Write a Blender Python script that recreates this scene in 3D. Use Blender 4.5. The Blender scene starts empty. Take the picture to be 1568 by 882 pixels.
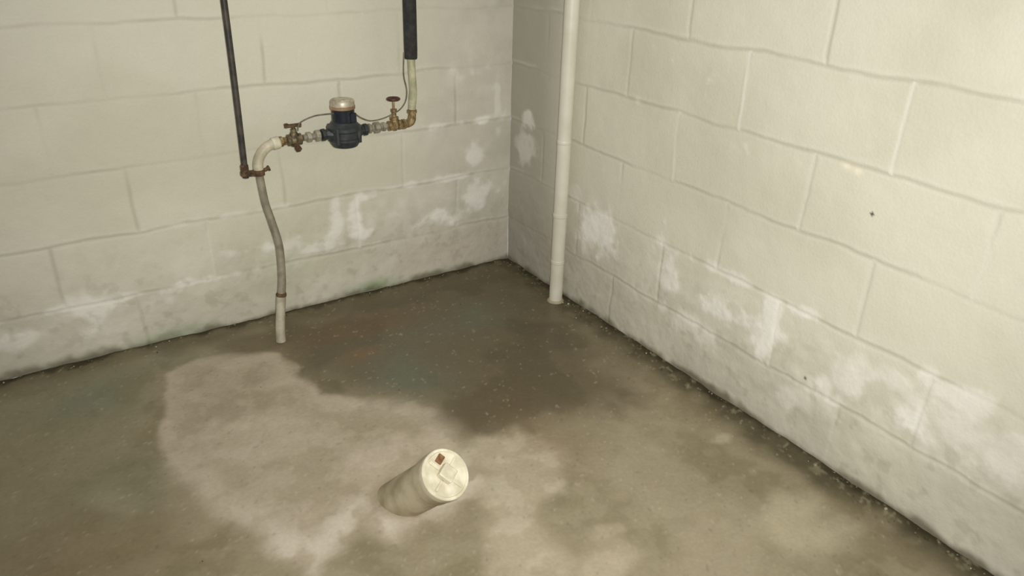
import bpy, math, random
import numpy as np
from mathutils import Vector, Matrix
random.seed(4); RS=np.random.RandomState(7)
sc=bpy.context.scene
sc.view_settings.view_transform='Standard'
sc.view_settings.look='None'

# ---------------------------------------------------------------- helpers
TAB=RS.rand(256,256)
def vn(x,y,s=0):
    x=x+s*17.31+500; y=y+s*9.77+500
    xi=np.floor(x).astype(int); yi=np.floor(y).astype(int); fx=x-xi; fy=y-yi
    fx=fx*fx*(3-2*fx); fy=fy*fy*(3-2*fy)
    a=TAB[xi%256,yi%256]; b=TAB[(xi+1)%256,yi%256]; c=TAB[xi%256,(yi+1)%256]; d=TAB[(xi+1)%256,(yi+1)%256]
    return (a*(1-fx)+b*fx)*(1-fy)+(c*(1-fx)+d*fx)*fy
def fbm(x,y,s=0,o=4):
    t=0;a=.5;n=0
    for i in range(o):
        c,sn=math.cos(i*.7),math.sin(i*.7)
        t=t+a*vn((x*c-y*sn)*2**i,(x*sn+y*c)*2**i,s+i*3);n+=a;a*=.5
    return t/n
def ss(e0,e1,v):
    t=np.clip((v-e0)/(e1-e0),0,1);return t*t*(3-2*t)
def lin(r,g,b):
    c=np.array([r,g,b])/255.;return np.where(c<.04045,c/12.92,((c+.055)/1.055)**2.4)
def mixc(col,c2,m): return col*(1-m[...,None])+np.array(c2)*m[...,None]
def sdf(poly,X,Y):
    P=np.array(poly);n=len(P);d=np.full(X.shape,1e9);ins=np.zeros(X.shape,bool)
    for i in range(n):
        a=P[i];b=P[(i+1)%n];e=b-a
        wx=X-a[0];wy=Y-a[1];t=np.clip((wx*e[0]+wy*e[1])/(e@e),0,1)
        d=np.minimum(d,np.hypot(wx-t*e[0],wy-t*e[1]))
        c=((a[1]<=Y)&(b[1]>Y))|((b[1]<=Y)&(a[1]>Y))
        if abs(e[1])>1e-9: ins^=c&(X<a[0]+(Y-a[1])/e[1]*e[0])
    return np.where(ins,-d,d)
def gridmesh(name,P,col,rough,mat,flip):
    ny,nx=P.shape[:2]
    me=bpy.data.meshes.new(name);me.vertices.add(nx*ny);me.vertices.foreach_set("co",P.reshape(-1).astype(np.float32))
    idx=np.arange(nx*ny).reshape(ny,nx);q=np.stack([idx[:-1,:-1],idx[:-1,1:],idx[1:,1:],idx[1:,:-1]],-1).reshape(-1,4)
    if flip:q=q[:,::-1]
    me.loops.add(q.size);me.loops.foreach_set("vertex_index",q.reshape(-1).astype(np.int32))
    me.polygons.add(len(q));me.polygons.foreach_set("loop_start",(np.arange(len(q))*4).astype(np.int32));me.polygons.foreach_set("loop_total",np.full(len(q),4,np.int32))
    me.polygons.foreach_set("use_smooth",np.ones(len(q),bool))
    me.update();me.validate()
    at=me.attributes.new("Tint","FLOAT_COLOR","POINT");c4=np.ones((ny,nx,4),np.float32);c4[...,:3]=np.clip(col,0,1);at.data.foreach_set("color",c4.reshape(-1))
    ar=me.attributes.new("Rough","FLOAT","POINT");ar.data.foreach_set("value",rough.reshape(-1).astype(np.float32))
    ob=bpy.data.objects.new(name,me);sc.collection.objects.link(ob);me.materials.append(mat);return ob
def newmat(name):
    m=bpy.data.materials.new(name);m.use_nodes=True;nt=m.node_tree;return m,nt,nt.nodes["Principled BSDF"]
def surfmat(name,scale,bump,var,dist=.004,spec=.3):
    m,nt,b=newmat(name);N=nt.nodes.new;L=nt.links.new
    tc=N("ShaderNodeTexCoord");a=N("ShaderNodeAttribute");a.attribute_name="Tint";r=N("ShaderNodeAttribute");r.attribute_name="Rough"
    n1=N("ShaderNodeTexNoise");n1.inputs["Scale"].default_value=scale;n1.inputs["Detail"].default_value=8;n1.inputs["Roughness"].default_value=.65
    n2=N("ShaderNodeTexNoise");n2.inputs["Scale"].default_value=scale*6;n2.inputs["Detail"].default_value=4
    for n in(n1,n2):L(tc.outputs["Object"],n.inputs["Vector"])
    mr=N("ShaderNodeMapRange");mr.inputs["From Min"].default_value=.25;mr.inputs["From Max"].default_value=.75;mr.inputs["To Min"].default_value=1-var;mr.inputs["To Max"].default_value=1+var
    ad=N("ShaderNodeMath");ad.operation='ADD';L(n1.outputs[0],ad.inputs[0]);L(n2.outputs[0],ad.inputs[1])
    hf=N("ShaderNodeMath");hf.operation='MULTIPLY';hf.inputs[1].default_value=.5;L(ad.outputs[0],hf.inputs[0]);L(hf.outputs[0],mr.inputs["Value"])
    vm=N("ShaderNodeVectorMath");vm.operation='SCALE';L(a.outputs["Color"],vm.inputs[0]);L(mr.outputs[0],vm.inputs["Scale"]);L(vm.outputs[0],b.inputs["Base Color"])
    L(r.outputs["Fac"],b.inputs["Roughness"]);b.inputs["Specular IOR Level"].default_value=spec
    bp=N("ShaderNodeBump");bp.inputs["Strength"].default_value=bump;bp.inputs["Distance"].default_value=dist;L(hf.outputs[0],bp.inputs["Height"]);L(bp.outputs[0],b.inputs["Normal"])
    return m
def objmat(name,c1,c2,rough=.5,metal=0,scale=30,bump=.15,lo=.4,hi=.62):
    m,nt,b=newmat(name);N=nt.nodes.new;L=nt.links.new
    tc=N("ShaderNodeTexCoord");n=N("ShaderNodeTexNoise");n.inputs["Scale"].default_value=scale;n.inputs["Detail"].default_value=6;L(tc.outputs["Object"],n.inputs["Vector"])
    cr=N("ShaderNodeValToRGB");cr.color_ramp.elements[0].position=lo;cr.color_ramp.elements[1].position=hi
    cr.color_ramp.elements[0].color=(*lin(*c1),1);cr.color_ramp.elements[1].color=(*lin(*c2),1)
    L(n.outputs[0],cr.inputs[0]);L(cr.outputs[0],b.inputs["Base Color"]);b.inputs["Roughness"].default_value=rough;b.inputs["Metallic"].default_value=metal
    bp=N("ShaderNodeBump");bp.inputs["Strength"].default_value=bump;bp.inputs["Distance"].default_value=.002;L(n.outputs[0],bp.inputs["Height"]);L(bp.outputs[0],b.inputs["Normal"])
    return m

# ---------------------------------------------------------------- walls
wallM=surfmat("painted_block_paint",22,.38,.035,.004,.25)
floorM=surfmat("damp_concrete",16,.35,.13,.004,.35)
Z0=.188;H=.2032
def axis(fine_end,end,st=.005):
    a=np.arange(0,fine_end,st);b=np.arange(fine_end,end+.02,.04);return np.concatenate([a,b])
def wall(name,side,joints,effs,haze,extra):
    u=axis(2.35,3.6,.004);z=axis(1.35,2.36,.004);U,Zz=np.meshgrid(u,z)
    s=0 if side=='L' else 40
    wu=U+(fbm(U*9,Zz*9,s+1)-.5)*.014; wz=Zz+(fbm(U*7,Zz*11,s+2)-.5)*.020
    crisp=fbm(U*4,Zz*5,s+5,3)
    row=np.floor((wz-Z0)/H)
    sg=(wz-Z0+H/2)%H-H/2;dc=np.abs(sg)
    hj=np.exp(-(dc/.0048)**2)*(.3+.7*ss(.38,.62,crisp))
    vj=np.zeros_like(U);vw=np.zeros_like(U)
    for k in range(-1,11):
        js=joints.get(k)
        if js is None: js=[(j,0) for j in np.arange(.18 if k%2 else .40,3.6,.43)]
        for j,w in js:
            m=(row==k)*np.exp(-((wu-j)/.005)**2)
            vj=np.maximum(vj,m*(.15+.85*ss(.4,.6,crisp)));vw=np.maximum(vw,m*w)
    g=np.maximum(hj,vj)
    rag=fbm(U*24,Zz*24,s+9,5);rg2=fbm(U*9,Zz*9,s+44,5)
    eff=np.zeros_like(U)
    for (a,b,ra,rb,st) in effs:
        d=((U-a)/ra)**2+((Zz-b)/rb)**2
        eff=np.maximum(eff,st*ss(-.05,.5,np.exp(-d*.55)-.5+(rg2-.5)*1.2+(rag-.5)*1.0))
    hz=np.zeros_like(U)
    for (a,b,ra,rb,st) in haze:
        hz=np.maximum(hz,st*np.exp(-((U-a)/ra)**2-((Zz-b)/rb)**2)*(.25+1.3*ss(.35,.68,.5*rg2+.5*rag)))
    low=ss(.45,.1,Zz)
    h=-.0028*g+(fbm(U*12,Zz*12,s+12)-.5)*.003*(1+2*low)+(rag-.5)*.0024*(.3+low)+.003*eff*rag+.002*vw
    base=lin(217,214,196)*np.ones(U.shape+(3,))
    big=fbm(U*2.2,Zz*2.6,s+20)
    base=mixc(base,lin(202,198,178),ss(.4,.7,big)*.6)
    base=mixc(base,lin(186,181,165),low*(.4+.4*ss(.3,.7,fbm(U*4,Zz*5,s+22))))
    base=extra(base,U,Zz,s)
    base=mixc(base,lin(160,156,138),g*.40*(1-vw)*(1-.6*eff))
    up=np.exp(-((sg-.010)/.006)**2)*ss(.4,.6,crisp)
    base=mixc(base,lin(232,230,217),np.clip(up*.22+vw*.7+hz*.6,0,1))
    base=mixc(base,lin(240,238,230),np.clip(eff,0,1)*.78)
    base=mixc(base,lin(150,142,120),ss(.6,.75,fbm(U*30,Zz*30,s+30))*low*.25)
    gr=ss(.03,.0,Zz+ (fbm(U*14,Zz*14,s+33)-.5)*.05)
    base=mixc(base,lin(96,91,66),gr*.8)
    P=np.stack([-U,-h,Zz],-1) if side=='L' else np.stack([-h,-U,Zz],-1)
    return gridmesh(name,P,base,np.full(U.shape,.62),wallM,side=='R')
def exL(b,U,Z,s):
    b=mixc(b,lin(180,176,164),ss(.75,.05,U)*.5)  # greyer towards the corner: corner shading painted into the wall colour
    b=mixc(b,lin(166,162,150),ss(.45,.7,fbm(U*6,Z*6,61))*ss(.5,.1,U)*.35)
    b=mixc(b,lin(122,150,104),np.clip((np.exp(-(((U-.60)/.08)**2+((Z-.025)/.022)**2))+.6*np.exp(-(((U-1.33)/.13)**2+((Z-.02)/.02)**2))+.3*np.exp(-(((U-.3)/.2)**2+((Z-.015)/.015)**2)))*.75,0,1))
    b=mixc(b,lin(192,196,160),np.exp(-(((U-.93)/.22)**2+((Z-.25)/.2)**2))*.25)
    b=mixc(b,lin(204,188,170),np.exp(-(((U-.3)/.3)**2+((Z-.1)/.08)**2))*.45)
    return b
def exR(b,U,Z,s):
    b=mixc(b,lin(146,143,131),ss(.46,.16,U)*.72)  # grey beside the corner: shading put into the colour, plus some dampness
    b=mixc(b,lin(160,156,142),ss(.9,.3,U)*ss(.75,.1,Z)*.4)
    d=np.hypot(U-1.52,Z-.70);b=mixc(b,lin(60,50,38),ss(.006,.003,d))
    d=np.hypot(U-1.45,Z-.215);b=mixc(b,lin(60,50,38),ss(.006,.003,d))
    for a,c in((1.43,.79),(1.46,.785),(.70,.80)):
        b=mixc(b,lin(238,230,208),np.exp(-(((U-a)/.012)**2+((Z-c)/.009)**2)))
    return b
jL={4:[(.70,0),(1.15,0),(1.6,0),(2.05,0)],3:[(.46,0),(.92,0),(1.37,0),(1.8,0),(2.2,0)],2:[(.24,0),(.68,0),(1.13,0),(1.55,0),(1.98,0)],1:[(.46,.4),(.9,0),(1.36,0),(1.8,0)],0:[(.24,.3),(.65,.6),(1.16,.4),(1.6,0),(2.03,0)],-1:[(1.4,0),(1.85,0)]}
jR={4:[(.45,0),(.88,.2),(1.32,.0),(1.76,0),(2.2,0)],3:[(.22,0),(.65,.3),(1.10,.9),(1.54,.9),(1.98,0)],2:[(.45,0),(.88,.7),(1.34,.45),(1.78,.3),(2.2,0)],1:[(.22,0),(.66,.1),(1.10,.3),(1.55,.4),(1.98,0)],0:[(.45,0),(.88,.1),(1.33,.7),(1.75,.2),(2.2,0)],-1:[(.66,0),(1.56,.2)]}
effL=[(.655,.31,.03,.09,1),(.62,.235,.06,.02,.9),(.60,.375,.07,.015,.9),(.31,.25,.06,.05,1),(.39,.23,.07,.02,.8),(.14,.31,.06,.06,.8),(.16,.48,.04,.06,.7),(.13,.60,.08,.02,.9),(.27,.60,.10,.015,.7),(.74,.32,.035,.08,.8),(.80,.22,.08,.015,.7),(1.03,.26,.10,.022,.9),(.89,.26,.04,.05,.6),(1.54,.16,.05,.06,.8),(1.74,.11,.07,.03,.6),(1.32,.17,.05,.03,.8),(1.2,.19,.2,.014,.7),(.16,.78,.07,.03,.5),(.5,.395,.2,.012,.7),(.06,.68,.015,.12,.5),(1.56,.19,.25,.014,.6),(1.0,.395,.25,.012,.5),(.3,.395,.15,.012,.6)]
hzL=[(.5,.30,.35,.10,.55),(.3,.62,.3,.12,.35),(1.1,.22,.3,.08,.45),(1.6,.14,.3,.07,.5),(.15,.75,.15,.25,.35),(.6,.08,.4,.05,.25)]
effR=[(.57,.33,.08,.07,1),(.92,.30,.045,.08,.9),(1.23,.28,.15,.04,.9),(1.31,.31,.03,.12,1),(1.40,.39,.06,.02,.9),(1.54,.25,.06,.07,.7),(1.74,.25,.05,.04,1),(1.81,.37,.10,.03,.7),(1.12,.39,.18,.02,.6),(1.02,.18,.1,.04,.4),(1.45,.16,.12,.06,.4),(.42,.42,.05,.03,.4),(.1,.5,.06,.05,.5),(.12,.62,.03,.04,.7),(1.62,.33,.2,.03,.5),(1.95,.3,.2,.05,.5)]
hzR=[(1.25,.30,.35,.10,.7),(1.7,.28,.35,.12,.6),(.9,.27,.2,.12,.5),(.57,.34,.1,.1,.5),(1.3,.1,.5,.06,.3)]
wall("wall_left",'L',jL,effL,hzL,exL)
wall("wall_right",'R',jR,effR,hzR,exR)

# ---------------------------------------------------------------- floor
xf=-axis(2.3,3.6,.006);yf=-axis(2.5,3.6,.006);X,Y=np.meshgrid(xf,yf)
wx=X+(fbm(X*7,Y*7,70,5)-.5)*.12;wy=Y+(fbm(X*7,Y*7,77,5)-.5)*.12
P1=[(-1.38,-.22),(-1.29,-.17),(-1.17,-.17),(-1.05,-.26),(-1.04,-.40),(-1.01,-.57),(-.92,-.66),(-.81,-.74),(-.76,-.85),(-.78,-.96),(-.81,-1.09),(-.82,-1.16),(-.91,-1.19),(-1.04,-1.17),(-1.10,-1.19),(-1.14,-1.11),(-1.19,-1.15),(-1.27,-1.18),(-1.32,-1.11),(-1.35,-1.04),(-1.41,-.91),(-1.42,-.83),(-1.46,-.69),(-1.45,-.47),(-1.42,-.34)]
P2=[(-.71,-.99),(-.60,-1.01),(-.58,-1.14),(-.65,-1.25),(-.78,-1.28),(-.79,-1.40),(-.78,-1.47),(-.82,-1.49),(-.95,-1.41),(-.90,-1.30),(-.84,-1.27),(-.82,-1.17),(-.79,-1.04)]
P4=[(-.20,-1.57),(-.14,-1.62),(-.17,-1.68),(-.14,-1.77),(-.24,-1.78),(-.33,-1.73),(-.32,-1.61)]
D=[(-.97,-.10),(-.71,-.06),(-.26,-.03),(-.01,-.03),(-.04,-.48),(-.13,-.81),(-.22,-1.02),(-.41,-1.06),(-.66,-.97),(-.77,-.94),(-.76,-.81),(-.85,-.68),(-.97,-.57),(-1.01,-.42),(-1.01,-.28)]
n1=fbm(X*5,Y*5,81);n2=fbm(X*18,Y*18,84);n3=fbm(X*90,Y*90,88,2)
col=lin(148,137,112)*np.ones(X.shape+(3,))
col=mixc(col,lin(130,120,93),ss(.45,.62,n1)*.8)
col=mixc(col,lin(162,150,126),ss(.5,.7,fbm(X*3,Y*3,90))*.5)
col=mixc(col,lin(158,148,124),ss(.5,.62,n2)*.4)
col=mixc(col,lin(126,120,92),ss(-1.40,-1.55,wx)*.45)
dk=ss(.12,-.12,sdf(D,wx,wy));col=mixc(col,lin(106,96,75),dk)
col=mixc(col,lin(86,78,59),dk*ss(.5,.62,n1)*.5)
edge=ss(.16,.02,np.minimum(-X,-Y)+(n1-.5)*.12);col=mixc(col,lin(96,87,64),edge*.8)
s1=sdf(P1,wx*.6+X*.4,wy*.6+Y*.4)
wd=.014+.04*ss(-.55,-.75,Y)*(.4+.6*ss(-1.3,-1.0,X))
m1=ss(1,-1,s1/wd);m1=m1*(1-.45*ss(.0,-.12,s1)*ss(.42,.6,n1));col=mixc(col,lin(180,167,147),m1*.92)
col=mixc(col,lin(192,179,160),m1*ss(.45,.65,n2)*.45)
rim=np.exp(-((s1+.035)/.035)**2)*ss(-.85,-1.12,Y)*ss(.42,.62,n2+.05);col=mixc(col,lin(208,198,182),rim*.65)
s2=sdf(P2,wx,wy);m2=ss(.045,-.035,s2);col=mixc(col,lin(178,166,142),m2*.85)
col=mixc(col,lin(192,182,160),m2*ss(.48,.64,n2)*.5)
m4=ss(.05,-.04,sdf(P4,wx,wy));col=mixc(col,lin(178,168,142),m4*.85)
for a,b,ra,rb,st in((-.14,-1.30,.05,.03,.7),(-.71,-1.52,.10,.06,.8),(-1.6,-.72,.08,.06,.25),(-.5,-1.35,.2,.2,.2),(-.66,-1.44,.05,.03,.5),(-1.04,-.36,.025,.07,.6),(-.84,-1.0,.05,.05,.6),(-.45,-1.6,.15,.1,.3),(-.3,-1.2,.12,.15,.15)):
    col=mixc(col,lin(182,170,146),st*ss(.2,.8,np.exp(-((wx-a)/ra)**2-((wy-b)/rb)**2)))
for a,b,ra,rb,st in((-1.61,-.24,.12,.10,.4),(-.75,-.60,.10,.13,.42),(-.35,-.34,.10,.08,.3),(-1.57,-.7,.15,.1,.2),(-.55,-.4,.3,.08,.18),(-1.35,-.15,.2,.05,.25)):
    col=mixc(col,lin(102,120,104),st*np.exp(-((wx-a)/ra)**2-((wy-b)/rb)**2))
for a,b,ra,rb,st in((-.84,-.42,.05,.04,.6),(-.8,-.25,.2,.08,.3),(-1.7,-.9,.2,.2,.25),(-.57,-1.05,.1,.2,.2)):
    col=mixc(col,lin(126,94,62),st*np.exp(-((wx-a)/ra)**2-((wy-b)/rb)**2))
rr=np.hypot((X+1.05)*.8,(Y+.16)*1.5)
col=mixc(col,lin(106,95,72),ss(.16,.07,rr+(n1-.5)*.08)*.8)
col=mixc(col,lin(130,113,84),ss(.10,.06,np.hypot(X+1.01,Y+1.09)+(n2-.5)*.03)*.5)
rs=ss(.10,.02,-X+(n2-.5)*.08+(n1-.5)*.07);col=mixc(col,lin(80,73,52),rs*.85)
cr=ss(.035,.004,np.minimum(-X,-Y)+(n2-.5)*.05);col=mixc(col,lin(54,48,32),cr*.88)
col=mixc(col,lin(160,152,124),ss(.68,.78,fbm(X*60,Y*60,95,2))*ss(.08,.01,-X)*.45)
col=mixc(col,lin(190,180,156),ss(.78,.9,n3)*.35)
col=mixc(col,lin(70,62,46),ss(.2,.1,n3)*.25)
dry=np.clip(m1+m2+m4,0,1)
h=(fbm(X*3,Y*3,60)-.5)*.006+(n2-.5)*.0025+(n3-.5)*.0008+.002*m1+.008*ss(.05,.0,np.minimum(-X,-Y))*n2
Pf=np.stack([X,Y,h],-1)
gridmesh("floor",Pf,col,.78*dry+(1-dry)*(.6-.2*dk),floorM,False)

# ---------------------------------------------------------------- solid builders
class B:
    def __init__(s): s.v=[];s.f=[];s.m=[]
    def frame(s,ax):
        ax=Vector(ax).normalized();t=Vector((0,0,1)) if abs(ax.z)<.9 else Vector((1,0,0))
        a=ax.cross(t).normalized();return a,ax.cross(a).normalized(),ax
    def rings(s,rings,mi,cap=True):
        n=len(rings[0]);o=len(s.v)
        for r in rings:s.v+= [tuple(p) for p in r]
        for i in range(len(rings)-1):
            for j in range(n):
                k=(j+1)%n;s.f.append((o+i*n+j,o+i*n+k,o+(i+1)*n+k,o+(i+1)*n+j));s.m.append(mi)
        if cap:
            s.f.append(tuple(o+j for j in range(n))[::-1]);s.m.append(mi);e=o+(len(rings)-1)*n
            s.f.append(tuple(e+j for j in range(n)));s.m.append(mi)
    def lathe(s,org,ax,prof,mi=0,seg=32,rot=0):
        a,b,c=s.frame(ax);org=Vector(org);R=[]
        for t,r in prof:
            R.append([org+c*t+(a*math.cos(2*math.pi*j/seg+rot)+b*math.sin(2*math.pi*j/seg+rot))*r for j in range(seg)])
        s.rings(R,mi)
    def tube(s,pts,r,mi=0,seg=20,sub=8):
        P=[Vector(p) for p in pts];rr=r if isinstance(r,(list,tuple)) else [r]*len(P)
        if len(P)>2:
            Q=[];RR=[]
            for i in range(len(P)-1):
                p0=P[max(i-1,0)];p1=P[i];p2=P[i+1];p3=P[min(i+2,len(P)-1)]
                for k in range(sub):
                    t=k/sub;Q.append(.5*((2*p1)+(p2-p0)*t+(2*p0-5*p1+4*p2-p3)*t*t+(3*p1-p0-3*p2+p3)*t**3));RR.append(rr[i]*(1-t)+rr[i+1]*t)
            Q.append(P[-1]);RR.append(rr[-1]);P=Q;rr=RR
        T=[(P[min(i+1,len(P)-1)]-P[max(i-1,0)]).normalized() for i in range(len(P))]
        a,b,_=s.frame(T[0]);R=[]
        for i,p in enumerate(P):
            a=(a-T[i]*a.dot(T[i])).normalized();b=T[i].cross(a)
            R.append([p+(a*math.cos(2*math.pi*j/seg)+b*math.sin(2*math.pi*j/seg))*rr[i] for j in range(seg)])
        s.rings(R,mi)
    def box(s,c,d,mi=0,rot=None,bev=.15):
        M=(rot or Matrix.Identity(3));c=Vector(c);x,y,z=[q/2 for q in d];e=min(x,y,z)*bev*2;R=[]
        for zz,k in((-z,e),(-z+e,0),(z-e,0),(z,e)):
            X_,Y_=x-k,y-k
            R.append([c+M@Vector(p+(zz,)) for p in((X_-e,-Y_),(X_,-Y_+e),(X_,Y_-e),(X_-e,Y_),(-X_+e,Y_),(-X_,Y_-e),(-X_,-Y_+e),(-X_+e,-Y_))])
        s.rings(R,mi)
    def torus(s,c,ax,R,r,mi=0,n=32,m=10):
        a,b,ax=s.frame(ax);c=Vector(c);o=len(s.v)
        for i in range(n):
            t=2*math.pi*i/n;d=a*math.cos(t)+b*math.sin(t)
            for j in range(m):
                p=2*math.pi*j/m;s.v.append(tuple(c+d*(R+r*math.cos(p))+ax*r*math.sin(p)))
        for i in range(n):
            for j in range(m):
                s.f.append((o+i*m+j,o+((i+1)%n)*m+j,o+((i+1)%n)*m+(j+1)%m,o+i*m+(j+1)%m));s.m.append(mi)
    def make(s,name,mats,parent=None,ang=35):
        me=bpy.data.meshes.new(name);me.from_pydata(s.v,[],s.f)
        for m in mats:me.materials.append(m)
        me.polygons.foreach_set("material_index",s.m);me.polygons.foreach_set("use_smooth",[True]*len(s.f))
        import bmesh
        bm=bmesh.new();bm.from_mesh(me);bmesh.ops.recalc_face_normals(bm,faces=bm.faces);bm.to_mesh(me);bm.free()
        me.set_sharp_from_angle(angle=math.radians(ang));me.update()
        ob=bpy.data.objects.new(name,me);sc.collection.objects.link(ob)
        if parent:ob.parent=parent
        return ob
def empty(name,loc=(0,0,0)):
    e=bpy.data.objects.new(name,None);e.empty_display_size=.05;sc.collection.objects.link(e);return e

galv=objmat("dull_galvanised",(140,134,116),(172,166,148),.5,.25,60,.3)
riserM=objmat("corroded_pipe",(124,116,98),(158,150,132),.55,.1,30,.2,.35,.65)
lead=objmat("painted_pipe",(176,168,142),(206,198,174),.5,0,30,.2)
sleeveM=objmat("dull_grey_pipe",(160,152,132),(188,180,160),.55,0,30,.2)
brass=objmat("tarnished_brass",(112,92,58),(168,146,106),.5,.3,70,.3)
bronze=objmat("grimy_bronze",(80,70,52),(130,116,88),.5,.3,80,.4)
rust=objmat("rusty_iron",(70,52,38),(112,86,60),.8,.1,60,.6)
blackp=objmat("black_conduit",(50,48,43),(74,68,60),.5,.1,40,.2)
foam=objmat("foam_insulation",(38,38,37),(54,53,50),.85,0,50,.4)
mblack=objmat("meter_plastic",(44,48,50),(58,62,62),.5,0,50,.1)
mnavy=objmat("register_plastic",(24,28,38),(34,38,50),.3,0,40,.05)
mlid=objmat("meter_lid",(168,156,134),(206,198,178),.4,.3,40,.1)
mring=objmat("lid_copper_ring",(150,120,92),(176,146,116),.4,.4,40,.1)
pvc=objmat("aged_pvc",(204,199,180),(218,214,199),.42,0,8,.05)
pvcw=objmat("dirty_white_pvc",(198,190,164),(226,220,198),.5,0,30,.2)
pvcs=objmat("stained_pvc",(146,134,106),(182,171,144),.55,0,14,.2)
plugrust=objmat("rust_stain",(104,70,42),(140,104,70),.8,0,60,.3)
maroon=objmat("handwheel_paint",(64,38,34),(92,60,50),.5,.1,60,.3)
wireM=objmat("grey_wire",(88,82,66),(120,112,92),.5,0,60,.1)
grn=objmat("green_verdigris",(160,162,130),(196,190,156),.5,0,40,.3)

YA=-.13
sup=empty("water_supply_pipe");sup2=empty("water_supply_pipe.001")
b=B();b.tube([(-1.022,-.190,-.02),(-1.018,-.187,.05),(-1.0,-.176,.15),(-.987,-.166,.22),(-.980,-.152,.32),(-.990,-.138,.40),(-1.002,-.131,.47),(-1.009,YA,.575)],[.0145,.0145,.0135,.0125,.0125,.0125,.012,.012],0)
b.make("riser",[riserM],sup)
b=B();b.tube([(-1.0215,-.1895,.0),(-1.0195,-.188,.04),(-1.010,-.182,.10),(-1.0,-.176,.155)],[.016,.0155,.015,.0155],0)
b.lathe((-.9985,-.175,.155),(.06,.06,1),[(0,.0155),(.003,.0165),(.010,.0165),(.013,.014)],1)
b.make("lower_sleeve",[sleeveM,rust],sup)
b=B();b.tube([(-1.009,YA,.57),(-1.008,YA,.592),(-.999,YA,.616),(-.980,YA,.637),(-.957,YA,.648),(-.938,YA,.652)],[.0155]*6,0,24)
b.lathe((-.958,YA,.648),(1,0,.15),[(0,.017),(.002,.019),(.02,.019),(.024,.016)],1)
b.make("bend",[lead,pvcw],sup)
b=B()
b.lathe((-.936,YA,.652),(1,0,0),[(0,.013),(.001,.0165),(.010,.0165),(.012,.013),(.022,.012)],0,6)
b.lathe((-.860,YA,.655),(1,0,0),[(0,.010),(.05,.010)],1)
b.lathe((-.850,YA,.655),(1,0,0),[(0,.012),(.002,.0165),(.015,.0165),(.018,.012)],1,6)
b.lathe((-.822,YA,.656),(1,0,0),[(0,.012),(.003,.0185),(.015,.0185),(.018,.014)],1,8)
b.make("left_fittings",[brass,galv],sup)
b=B()
b.lathe((-.643,YA,.658),(1,0,0),[(0,.012),(.002,.0165),(.010,.0165),(.013,.012),(.02,.0115)],0,6)
b.lathe((-.622,YA,.658),(1,0,0),[(0,.012),(.002,.019),(.018,.019),(.022,.013),(.028,.013)],0,8)
b.lathe((-.594,YA,.658),(1,0,0),[(0,.011),(.002,.015),(.012,.015),(.014,.010),(.020,.010)],0,6)
b.make("right_fittings",[galv],sup2)
b=B()
b.tube([(-.525,YA,.658),(-.505,YA,.658),(-.488,YA,.664),(-.482,YA,.680),(-.482,YA,.705)],[.0125,.0135,.0145,.0135,.0125],0,24)
b.lathe((-.520,YA,.658),(1,0,0),[(0,.0165),(.010,.0165)],0)
b.lathe((-.482,YA,.692),(0,0,1),[(0,.014),(.001,.0165),(.010,.0165),(.011,.014)],0)
b.make("brass_elbow",[brass],sup2)
b=B();b.tube([(-.482,YA,.70),(-.478,YA,.74),(-.475,YA,.77),(-.477,YA,.82),(-.479,YA,.90),(-.479,YA,.93)],[.0125,.0135,.0125,.0125,.0125,.0125],0,20)
b.lathe((-.479,YA,.878),(0,0,1),[(0,.014),(.002,.0195),(.014,.0195),(.016,.015)],1)
b.make("upper_pipe",[grn,brass],sup2)
b=B();b.tube([(-.479,YA,.893),(-.479,YA,.9),(-.477,YA,1.3),(-.477,YA,2.36)],[.018,.0215,.0215,.0215],0,28);b.make("foam_sleeve",[foam],sup2)

sv=empty("shutoff_valve");b=B()
b.lathe((-.912,YA,.653),(1,0,0),[(0,.013),(.003,.018),(.010,.018),(.014,.015),(.024,.019),(.034,.015),(.038,.018),(.045,.018),(.047,.012)],0,20)
b.lathe((-.888,YA,.655),(0,0,1),[(-.024,.008),(-.022,.012),(0,.015),(.02,.012),(.022,.009),(.032,.009),(.033,.006),(.040,.006)],0,16)
b.box((-.888,YA,.697),(.046,.010,.010),1);b.lathe((-.909,YA,.692),(0,0,1),[(0,.006),(.012,.007),(.013,.005)],1,12);b.lathe((-.867,YA,.690),(0,0,1),[(0,.005),(.010,.006),(.012,.004)],1,12)
b.lathe((-.888,YA-.010,.640),(0,-1,-.4),[(0,.009),(.018,.009),(.019,.011),(.026,.011)],1,6)
b.make("body",[bronze,rust],sv)

gv=empty("gate_valve");b=B()
b.lathe((-.572,YA,.658),(1,0,0),[(0,.011),(.002,.0165),(.010,.0165),(.013,.013),(.020,.0185),(.028,.0185),(.035,.013),(.037,.0165),(.044,.0165),(.046,.012)],0,16)
b.lathe((-.548,YA,.658),(0,0,1),[(0,.014),(.018,.013),(.020,.016),(.028,.016),(.030,.009),(.044,.008),(.046,.011),(.054,.011),(.056,.004),(.088,.004)],0,8)
b.make("body",[brass],gv)
b=B();b.torus((-.548,YA,.745),(0,0,1),.0185,.0046,0)
for k in range(5):
    t=2*math.pi*k/5;b.tube([(-.548,YA,.747),(-.548+.0185*math.cos(t),YA+.0185*math.sin(t),.745)],.0035,0,8)
b.lathe((-.548,YA,.740),(0,0,1),[(0,.006),(.010,.007),(.013,.004)],0,12);b.make("handwheel",[maroon],gv)

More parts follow.
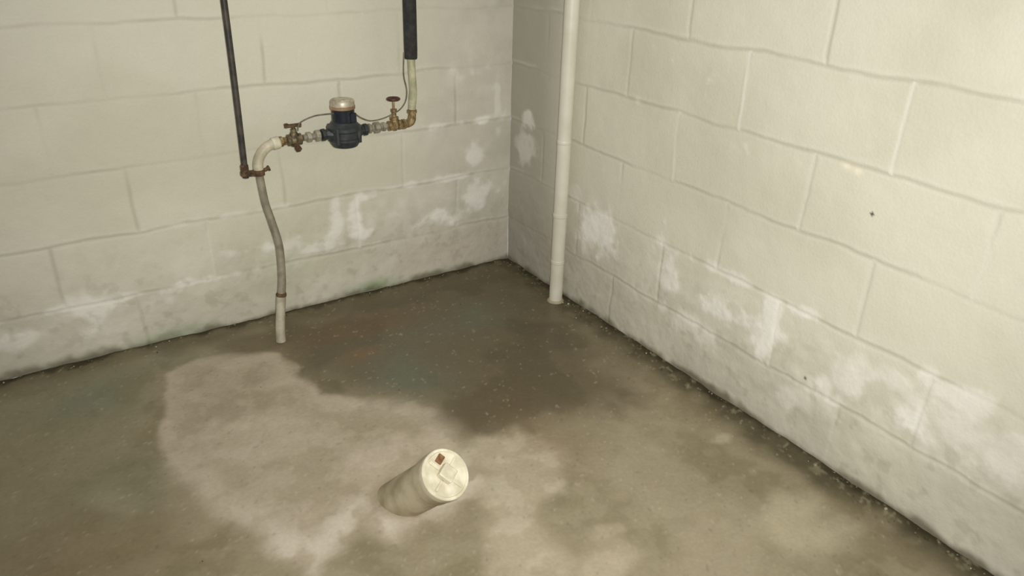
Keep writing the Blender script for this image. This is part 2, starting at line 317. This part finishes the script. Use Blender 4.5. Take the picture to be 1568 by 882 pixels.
wm=empty("water_meter");b=B();cx=-.724
b.lathe((cx,YA,.610),(0,0,1),[(0,.030),(.003,.040),(.012,.046),(.020,.050),(.024,.054),(.030,.054),(.033,.050),(.052,.050),(.056,.056),(.066,.056),(.070,.050),(.078,.042),(.082,.040)],0,40)
for sx in(-1,1):
    b.lathe((cx+sx*.040,YA,.656),(sx,0,0),[(0,.024),(.012,.022),(.018,.017),(.024,.0165),(.026,.020),(.036,.020),(.038,.014)],0,8)
for k in range(4):
    t=math.pi/4+k*math.pi/2;b.lathe((cx+.050*math.cos(t),YA+.050*math.sin(t),.628),(0,0,1),[(0,.006),(.0,.008),(.05,.008),(.052,.005)],0,8)
b.make("body",[mblack],wm)
b=B();b.lathe((cx,YA,.688),(0,0,1),[(0,.036),(.001,.0385),(.004,.0385),(.006,.0365),(.048,.0365),(.050,.034)],0,40);b.box((cx+.02,YA-.034,.708),(.02,.008,.03),0);b.make("register",[mnavy],wm)
b=B();b.lathe((cx,YA,.732),(0,0,1),[(0,.036),(.001,.0398),(.010,.0398),(.011,.0385)],1,40);b.lathe((cx,YA,.742),(0,0,1),[(0,.0385),(.012,.0385),(.016,.037),(.019,.035),(.0195,.031),(.018,.030),(.018,.001)],0,40);b.lathe((cx,YA,.7590),(0,0,1),[(0,.028),(.003,.027),(.004,.025),(.004,.001)],0,32);b.box((cx,YA+.038,.752),(.03,.012,.014),0);b.make("lid",[mlid,mring],wm)
b=B()
b.tube([(cx-.034,YA-.012,.722),(-.785,YA-.015,.724),(-.82,YA-.012,.722),(-.850,YA-.006,.712),(-.870,YA-.004,.700),(-.876,YA-.006,.680)],.0022,0,8)
b.tube([(cx+.034,YA-.014,.716),(-.67,YA-.018,.700),(-.64,YA-.02,.688),(-.60,YA-.02,.690),(-.565,YA-.02,.700),(-.53,YA-.012,.712),(-.508,YA-.008,.735),(-.500,YA-.004,.770),(-.508,YA-.002,.82),(-.503,YA,.89)],.0020,0,8)
b.make("signal_wire",[wireM],wm)

cd=empty("black_steel_conduit");b=B()
b.tube([(-1.050,YA,.575),(-1.049,YA,.60),(-1.044,YA,1.1),(-1.044,YA,2.36)],.0095,0,16)
b.lathe((-1.050,YA,.572),(0,0,1),[(0,.010),(.002,.0125),(.022,.0125),(.024,.010)],1,8)
b.make("tube",[blackp,rust],cd)
b=B()
b.box((-1.032,YA,.566),(.062,.020,.016),0,Matrix.Rotation(math.radians(4),3,'Y'))
b.lathe((-1.009,YA,.556),(0,0,1),[(0,.0135),(.001,.018),(.018,.018),(.02,.0135)],0,16)
b.lathe((-.992,YA,.570),(1,0,.3),[(0,.006),(.012,.006),(.013,.009),(.018,.009)],0,6)
b.lathe((-1.032,YA-.009,.566),(0,-1,0),[(0,.006),(.008,.006),(.010,.004)],0,6)
b.make("ground_clamp",[rust],cd)

b=B();px,py=-.052,-.415
b.tube([(px,py,-.012),(px,py,2.36)],.0245,0,40)
for z,d in((.335,.002),(.155,.0015),(.60,.0012)):
    b.lathe((px,py,z),(0,0,1),[(0,.0245),(.002,.0245+d),(.012,.0245+d),(.014,.0245)],0,40)
b.lathe((px,py,-.004),(0,0,1),[(0,.034),(.006,.031),(.012,.026)],1,24)
b.make("white_pvc_drain_pipe",[pvc,pvcs])

co=empty("cleanout_pipe");b0=Vector((-1.01,-1.09,0));tp=Vector((-.970,-1.245,.170));ax=(tp-b0).normalized();L=(tp-b0).length
b=B()
b.lathe(b0,ax,[(-.05,.0535),(L-.055,.0535),(L-.054,.0565),(L-.050,.0570),(L-.012,.0570)],0,48);b.make("pipe_body",[pvcs],co)
a_,b_,_=b.frame(ax)
b=B();b.lathe(b0,ax,[(L-.022,.0580),(L-.020,.0590),(L-.002,.0590),(L,.0575),(L,.0520),(L-.003,.0505),(L-.003,.001)],0,48)
Mx=Matrix((a_,b_,ax)).transposed()
Mr=Mx@Matrix.Rotation(math.radians(25),3,'Z')
b.box(b0+ax*(L+.004),(.034,.034,.022),0,Mr,.08)
b.box(b0+ax*(L-.001)+Mr@Vector((0,.033,0)),(.008,.028,.006),0,Mr);b.box(b0+ax*(L-.001)+Mr@Vector((0,-.033,0)),(.008,.028,.006),0,Mr)
b.box(b0+ax*(L-.001)+Mr@Vector((.033,0,0)),(.028,.006,.006),0,Mr);b.box(b0+ax*(L-.001)+Mr@Vector((-.033,0,0)),(.028,.006,.006),0,Mr)
b.box(b0+ax*(L-.0015)+((Vector((0,.75,.66))-ax*Vector((0,.75,.66)).dot(ax)).normalized()*.036),(.022,.016,.005),1,Mr)
b.make("plug",[pvcw,plugrust],co)

b=B();rd=random.Random(3)
for i in range(260):
    if rd.random()<.72:
        y=-rd.uniform(.05,2.3);x=-abs(rd.gauss(.010,.014))-.005
        if rd.random()<.2:y=-rd.gauss(.48,.05);x=-abs(rd.gauss(.03,.03))
    elif rd.random()<.9: x=-rd.uniform(.03,1.9);y=-abs(rd.gauss(.010,.010))-.006
    else: x=-rd.uniform(.03,1.6);y=-rd.uniform(.05,1.4)
    x=min(x,-.006)
    if math.hypot(x+.052,y+.415)<.034: continue
    if math.hypot(x+1.0,y+1.12)<.12: continue
    far=min(-x,-y)>.1
    r=rd.uniform(.001,.0032) if (i%9 or far) else rd.uniform(.003,.005)
    R=[]
    for zz,k in((-.6,.7),(.1,1),(.7,.55)):
        R.append([Vector((x+r*k*math.cos(t)*rd.uniform(.7,1.3),y+r*k*math.sin(t)*rd.uniform(.7,1.3),.002+r*.6+r*zz)) for t in [2*math.pi*j/6 for j in range(6)]])
    b.rings(R,rd.choice([0,0,0,1,2,2]))
b.make("gravel_debris",[objmat("pebble_dark",(60,54,38),(92,84,60),.8),objmat("pebble_light",(150,142,116),(176,170,146),.8),objmat("pebble_mid",(104,94,70),(124,114,88),.8)])

# ---------------------------------------------------------------- camera
R=[[0.83731,-0.54617,0.02462],[-0.22324,-0.38266,-0.89651],[0.49907,0.74516,-0.44233]]
r_=Vector(R[0]).normalized();f_=Vector(R[2]);f_=(f_-r_*f_.dot(r_)).normalized();u_=r_.cross(f_)
cam=bpy.data.cameras.new("camera");cam.sensor_width=36;cam.lens=1159.56/1568*36;cam.clip_start=.02
co_=bpy.data.objects.new("camera",cam);sc.collection.objects.link(co_)
M=Matrix((r_,u_,-f_)).transposed().to_4x4();M.translation=Vector((-1.5993,-2.4294,1.2969));co_.matrix_world=M;sc.camera=co_

# ---------------------------------------------------------------- light
w=bpy.data.worlds.new("world");w.use_nodes=True;w.node_tree.nodes["Background"].inputs[0].default_value=(1,.985,.945,1);w.node_tree.nodes["Background"].inputs[1].default_value=.37;sc.world=w
li=bpy.data.lights.new("phone_flash",'SPOT');li.energy=142;li.spot_size=math.radians(115);li.spot_blend=1;li.shadow_soft_size=.02;li.color=(1,.98,.93)
lo=bpy.data.objects.new("phone_flash",li);sc.collection.objects.link(lo)
dirv=(f_*1+r_*.06+u_*.10).normalized();rr_=dirv.cross(Vector((0,0,1))).normalized();uu_=rr_.cross(dirv)
M2=Matrix((rr_,uu_,-dirv)).transposed().to_4x4();M2.translation=Vector((-1.5993,-2.4294,1.2969))+r_*.03+u_*.02;lo.matrix_world=M2
